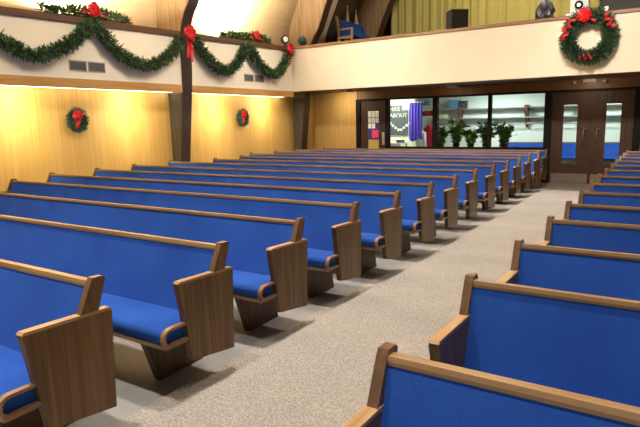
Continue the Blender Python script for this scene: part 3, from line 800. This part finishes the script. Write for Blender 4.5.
# pew on the tier, facing across
M['palepew'] = wood('pale loft pew wood', (.42, .27, .13), (.60, .42, .22), 'Z')
root = empty('balcony_bench', (-9.02, 15.45, 3.93), 'blue backed wooden bench with open arms, seen end-on up on the balcony', 'bench')
for y in (0, 1.76):
    bm = bmesh.new(); prism(bm, [(-.10, 0), (-.02, 0), (-.02, .55), (-.12, 1.02), (-.19, 1.02), (-.10, .5)], y, y+.06, 'Y')
    e = link('end_frame', to_mesh(bm, 'end_frame', M['palepew'], bevel=.005), root)
    part('armrest', (-.04, .44, y-.005, y+.065, .57, .62), M['palepew'], e)
    part('leg', (.37, .43, y, y+.06, 0, .57), M['palepew'], e)
    part('side_rail', (-.02, .37, y+.01, y+.05, .30, .38), M['palepew'], e)
bm = bmesh.new(); prism(bm, [(.0, .45), (.05, .45), (-.07, .92), (-.12, .92)], .06, 1.76, 'Y'); link('backrest', to_mesh(bm, 'backrest', M['blue'], bevel=.01), root)
part('seat_cushion', (.0, .42, .06, 1.76, .38, .46), M['blue'], root, .02)
# three pale spires against the dark wall
def spire(x, y, h, w, label):
    root = empty('pointed_spire', (x, y, 3.93), label, 'ornament', 0, 'pale spires by the balcony wall')
    bm = bmesh.new(); cyl(bm, (0, 0, 0), (0, 0, .05), w*1.3, w*1.3, 8); cyl(bm, (0, 0, .05), (0, 0, h*.55), w, w*.8, 8); link('column', to_mesh(bm, 'column', M['spire']), root)
    bm = bmesh.new(); cyl(bm, (0, 0, h*.55), (0, 0, h*.6), w*1.15, w*1.0, 8); cyl(bm, (0, 0, h*.6), (0, 0, h), w*.85, .006, 8); link('point', to_mesh(bm, 'point', M['spire']), root)
    bm = bmesh.new(); bmesh.ops.create_uvsphere(bm, u_segments=10, v_segments=8, radius=.03, matrix=Matrix.Translation((0, 0, h))); link('knob', to_mesh(bm, 'knob', M['spire'], True), root)
spire(-9.38, 16.55, 1.50, .10, 'pale pointed spire behind the middle of the balcony bench')
spire(-9.30, 17.00, 1.42, .13, 'pale pointed spire behind the far end of the balcony bench')

# ------------------------------------------------------------------ lights
def area(name, loc, size, energy, color=(1, .9, .75), direction=(0, 0, -1), size_y=None, spread=PI):
    l = bpy.data.lights.new(name, 'AREA'); l.energy = energy; l.color = color; l.size = size; l.spread = spread
    if size_y: l.shape = 'RECTANGLE'; l.size_y = size_y
    else: l.shape = 'DISK'
    o = bpy.data.objects.new(name, l); COL.objects.link(o); o.location = loc
    o.rotation_euler = Vector(direction).to_track_quat('-Z', 'Y').to_euler(); return o
k = 0
for y in (-1.6, .9, 3.4, 5.9, 8.4, 10.9, 13.0):
    for x, e in ((-7.5, 22), (-5.4, 42), (-2.9, 56), (-.2, 34), (2.6, 44)):
        area('pendant_light', (x, y, 7.2), .20, e, (1, .91, .80), spread=math.radians(52))
for x in (-6.5, -1.5, 3.5):
    area('balcony_front_fill', (x, 7.0, 6.3), .7, 62, (1, .89, .74), (0, 6.2, -3.1), spread=math.radians(60))  # added fill without a fixture, brightens the balcony front
for y in (3.5, 7.5, 11.0):
    area('side_wall_fill', (-4.5, y, 6.6), .7, 36, (1, .89, .74), (-4.8, 0, -3.4), spread=math.radians(60))  # extra wash with no lamp there, added to lift the left upper wall
for (a, b) in segs:
    area('cove_glow', (XU-.16, (a+b)/2, 2.40), .12, 50*(b-a)/2, (1, .90, .50), (-1, 0, -.9), b-a)
for (a, b) in ((4.3, 8.7), (9.4, 12.6)):
    area('ledge_uplight', (XU-.22, (a+b)/2, 3.95), .15, (1500 if a < 5 else 850)*(b-a)/4, (1, .88, .66), (-.25, 0, 1), b-a)
area('balcony_light', (-4, 16.0, 7.5), 1.5, 160, (1, .86, .6))
area('balcony_light', (1.5, 16.0, 7.5), 1.5, 160, (1, .86, .6))
for x in (-7.6, -4.8, -1.8):
    area('lobby_light', (x, 17.3 if x > -7 else 15.9, 2.66), .55, 75, (.92, 1, .95))
for x in (-8.4, -5.0, -1.7):
    area('soffit_glow', (x, 14.2, 2.50), .3, 16 if x < -8 else 7, (1, .88, .62), (0, .35, -1))
w = bpy.data.worlds.new('World'); S.world = w; w.use_nodes = True
w.node_tree.nodes['Background'].inputs[0].default_value = (1, .93, .84, 1)
w.node_tree.nodes['Background'].inputs[1].default_value = .45

# ------------------------------------------------------------------ camera
f, yaw, pitch, roll, H = 544.8233, .5713, -.1674, -.0226, 1.6836
fw = Vector((-math.sin(yaw)*math.cos(pitch), math.cos(yaw)*math.cos(pitch), math.sin(pitch)))
rt = Vector((math.cos(yaw), math.sin(yaw), 0)); up = rt.cross(fw)
r2 = rt*math.cos(roll)+up*math.sin(roll); u2 = -rt*math.sin(roll)+up*math.cos(roll)
cam = bpy.data.cameras.new('camera'); co = bpy.data.objects.new('camera', cam); COL.objects.link(co)
m = Matrix((r2, u2, -fw)).transposed().to_4x4(); m.translation = (0, 0, H); co.matrix_world = m
cam.sensor_width = 36; cam.lens = f/640*36; cam.clip_end = 200; cam.clip_start = .05
S.camera = co
S.view_settings.view_transform = 'Standard'; S.view_settings.look = 'None'; S.view_settings.exposure = 0
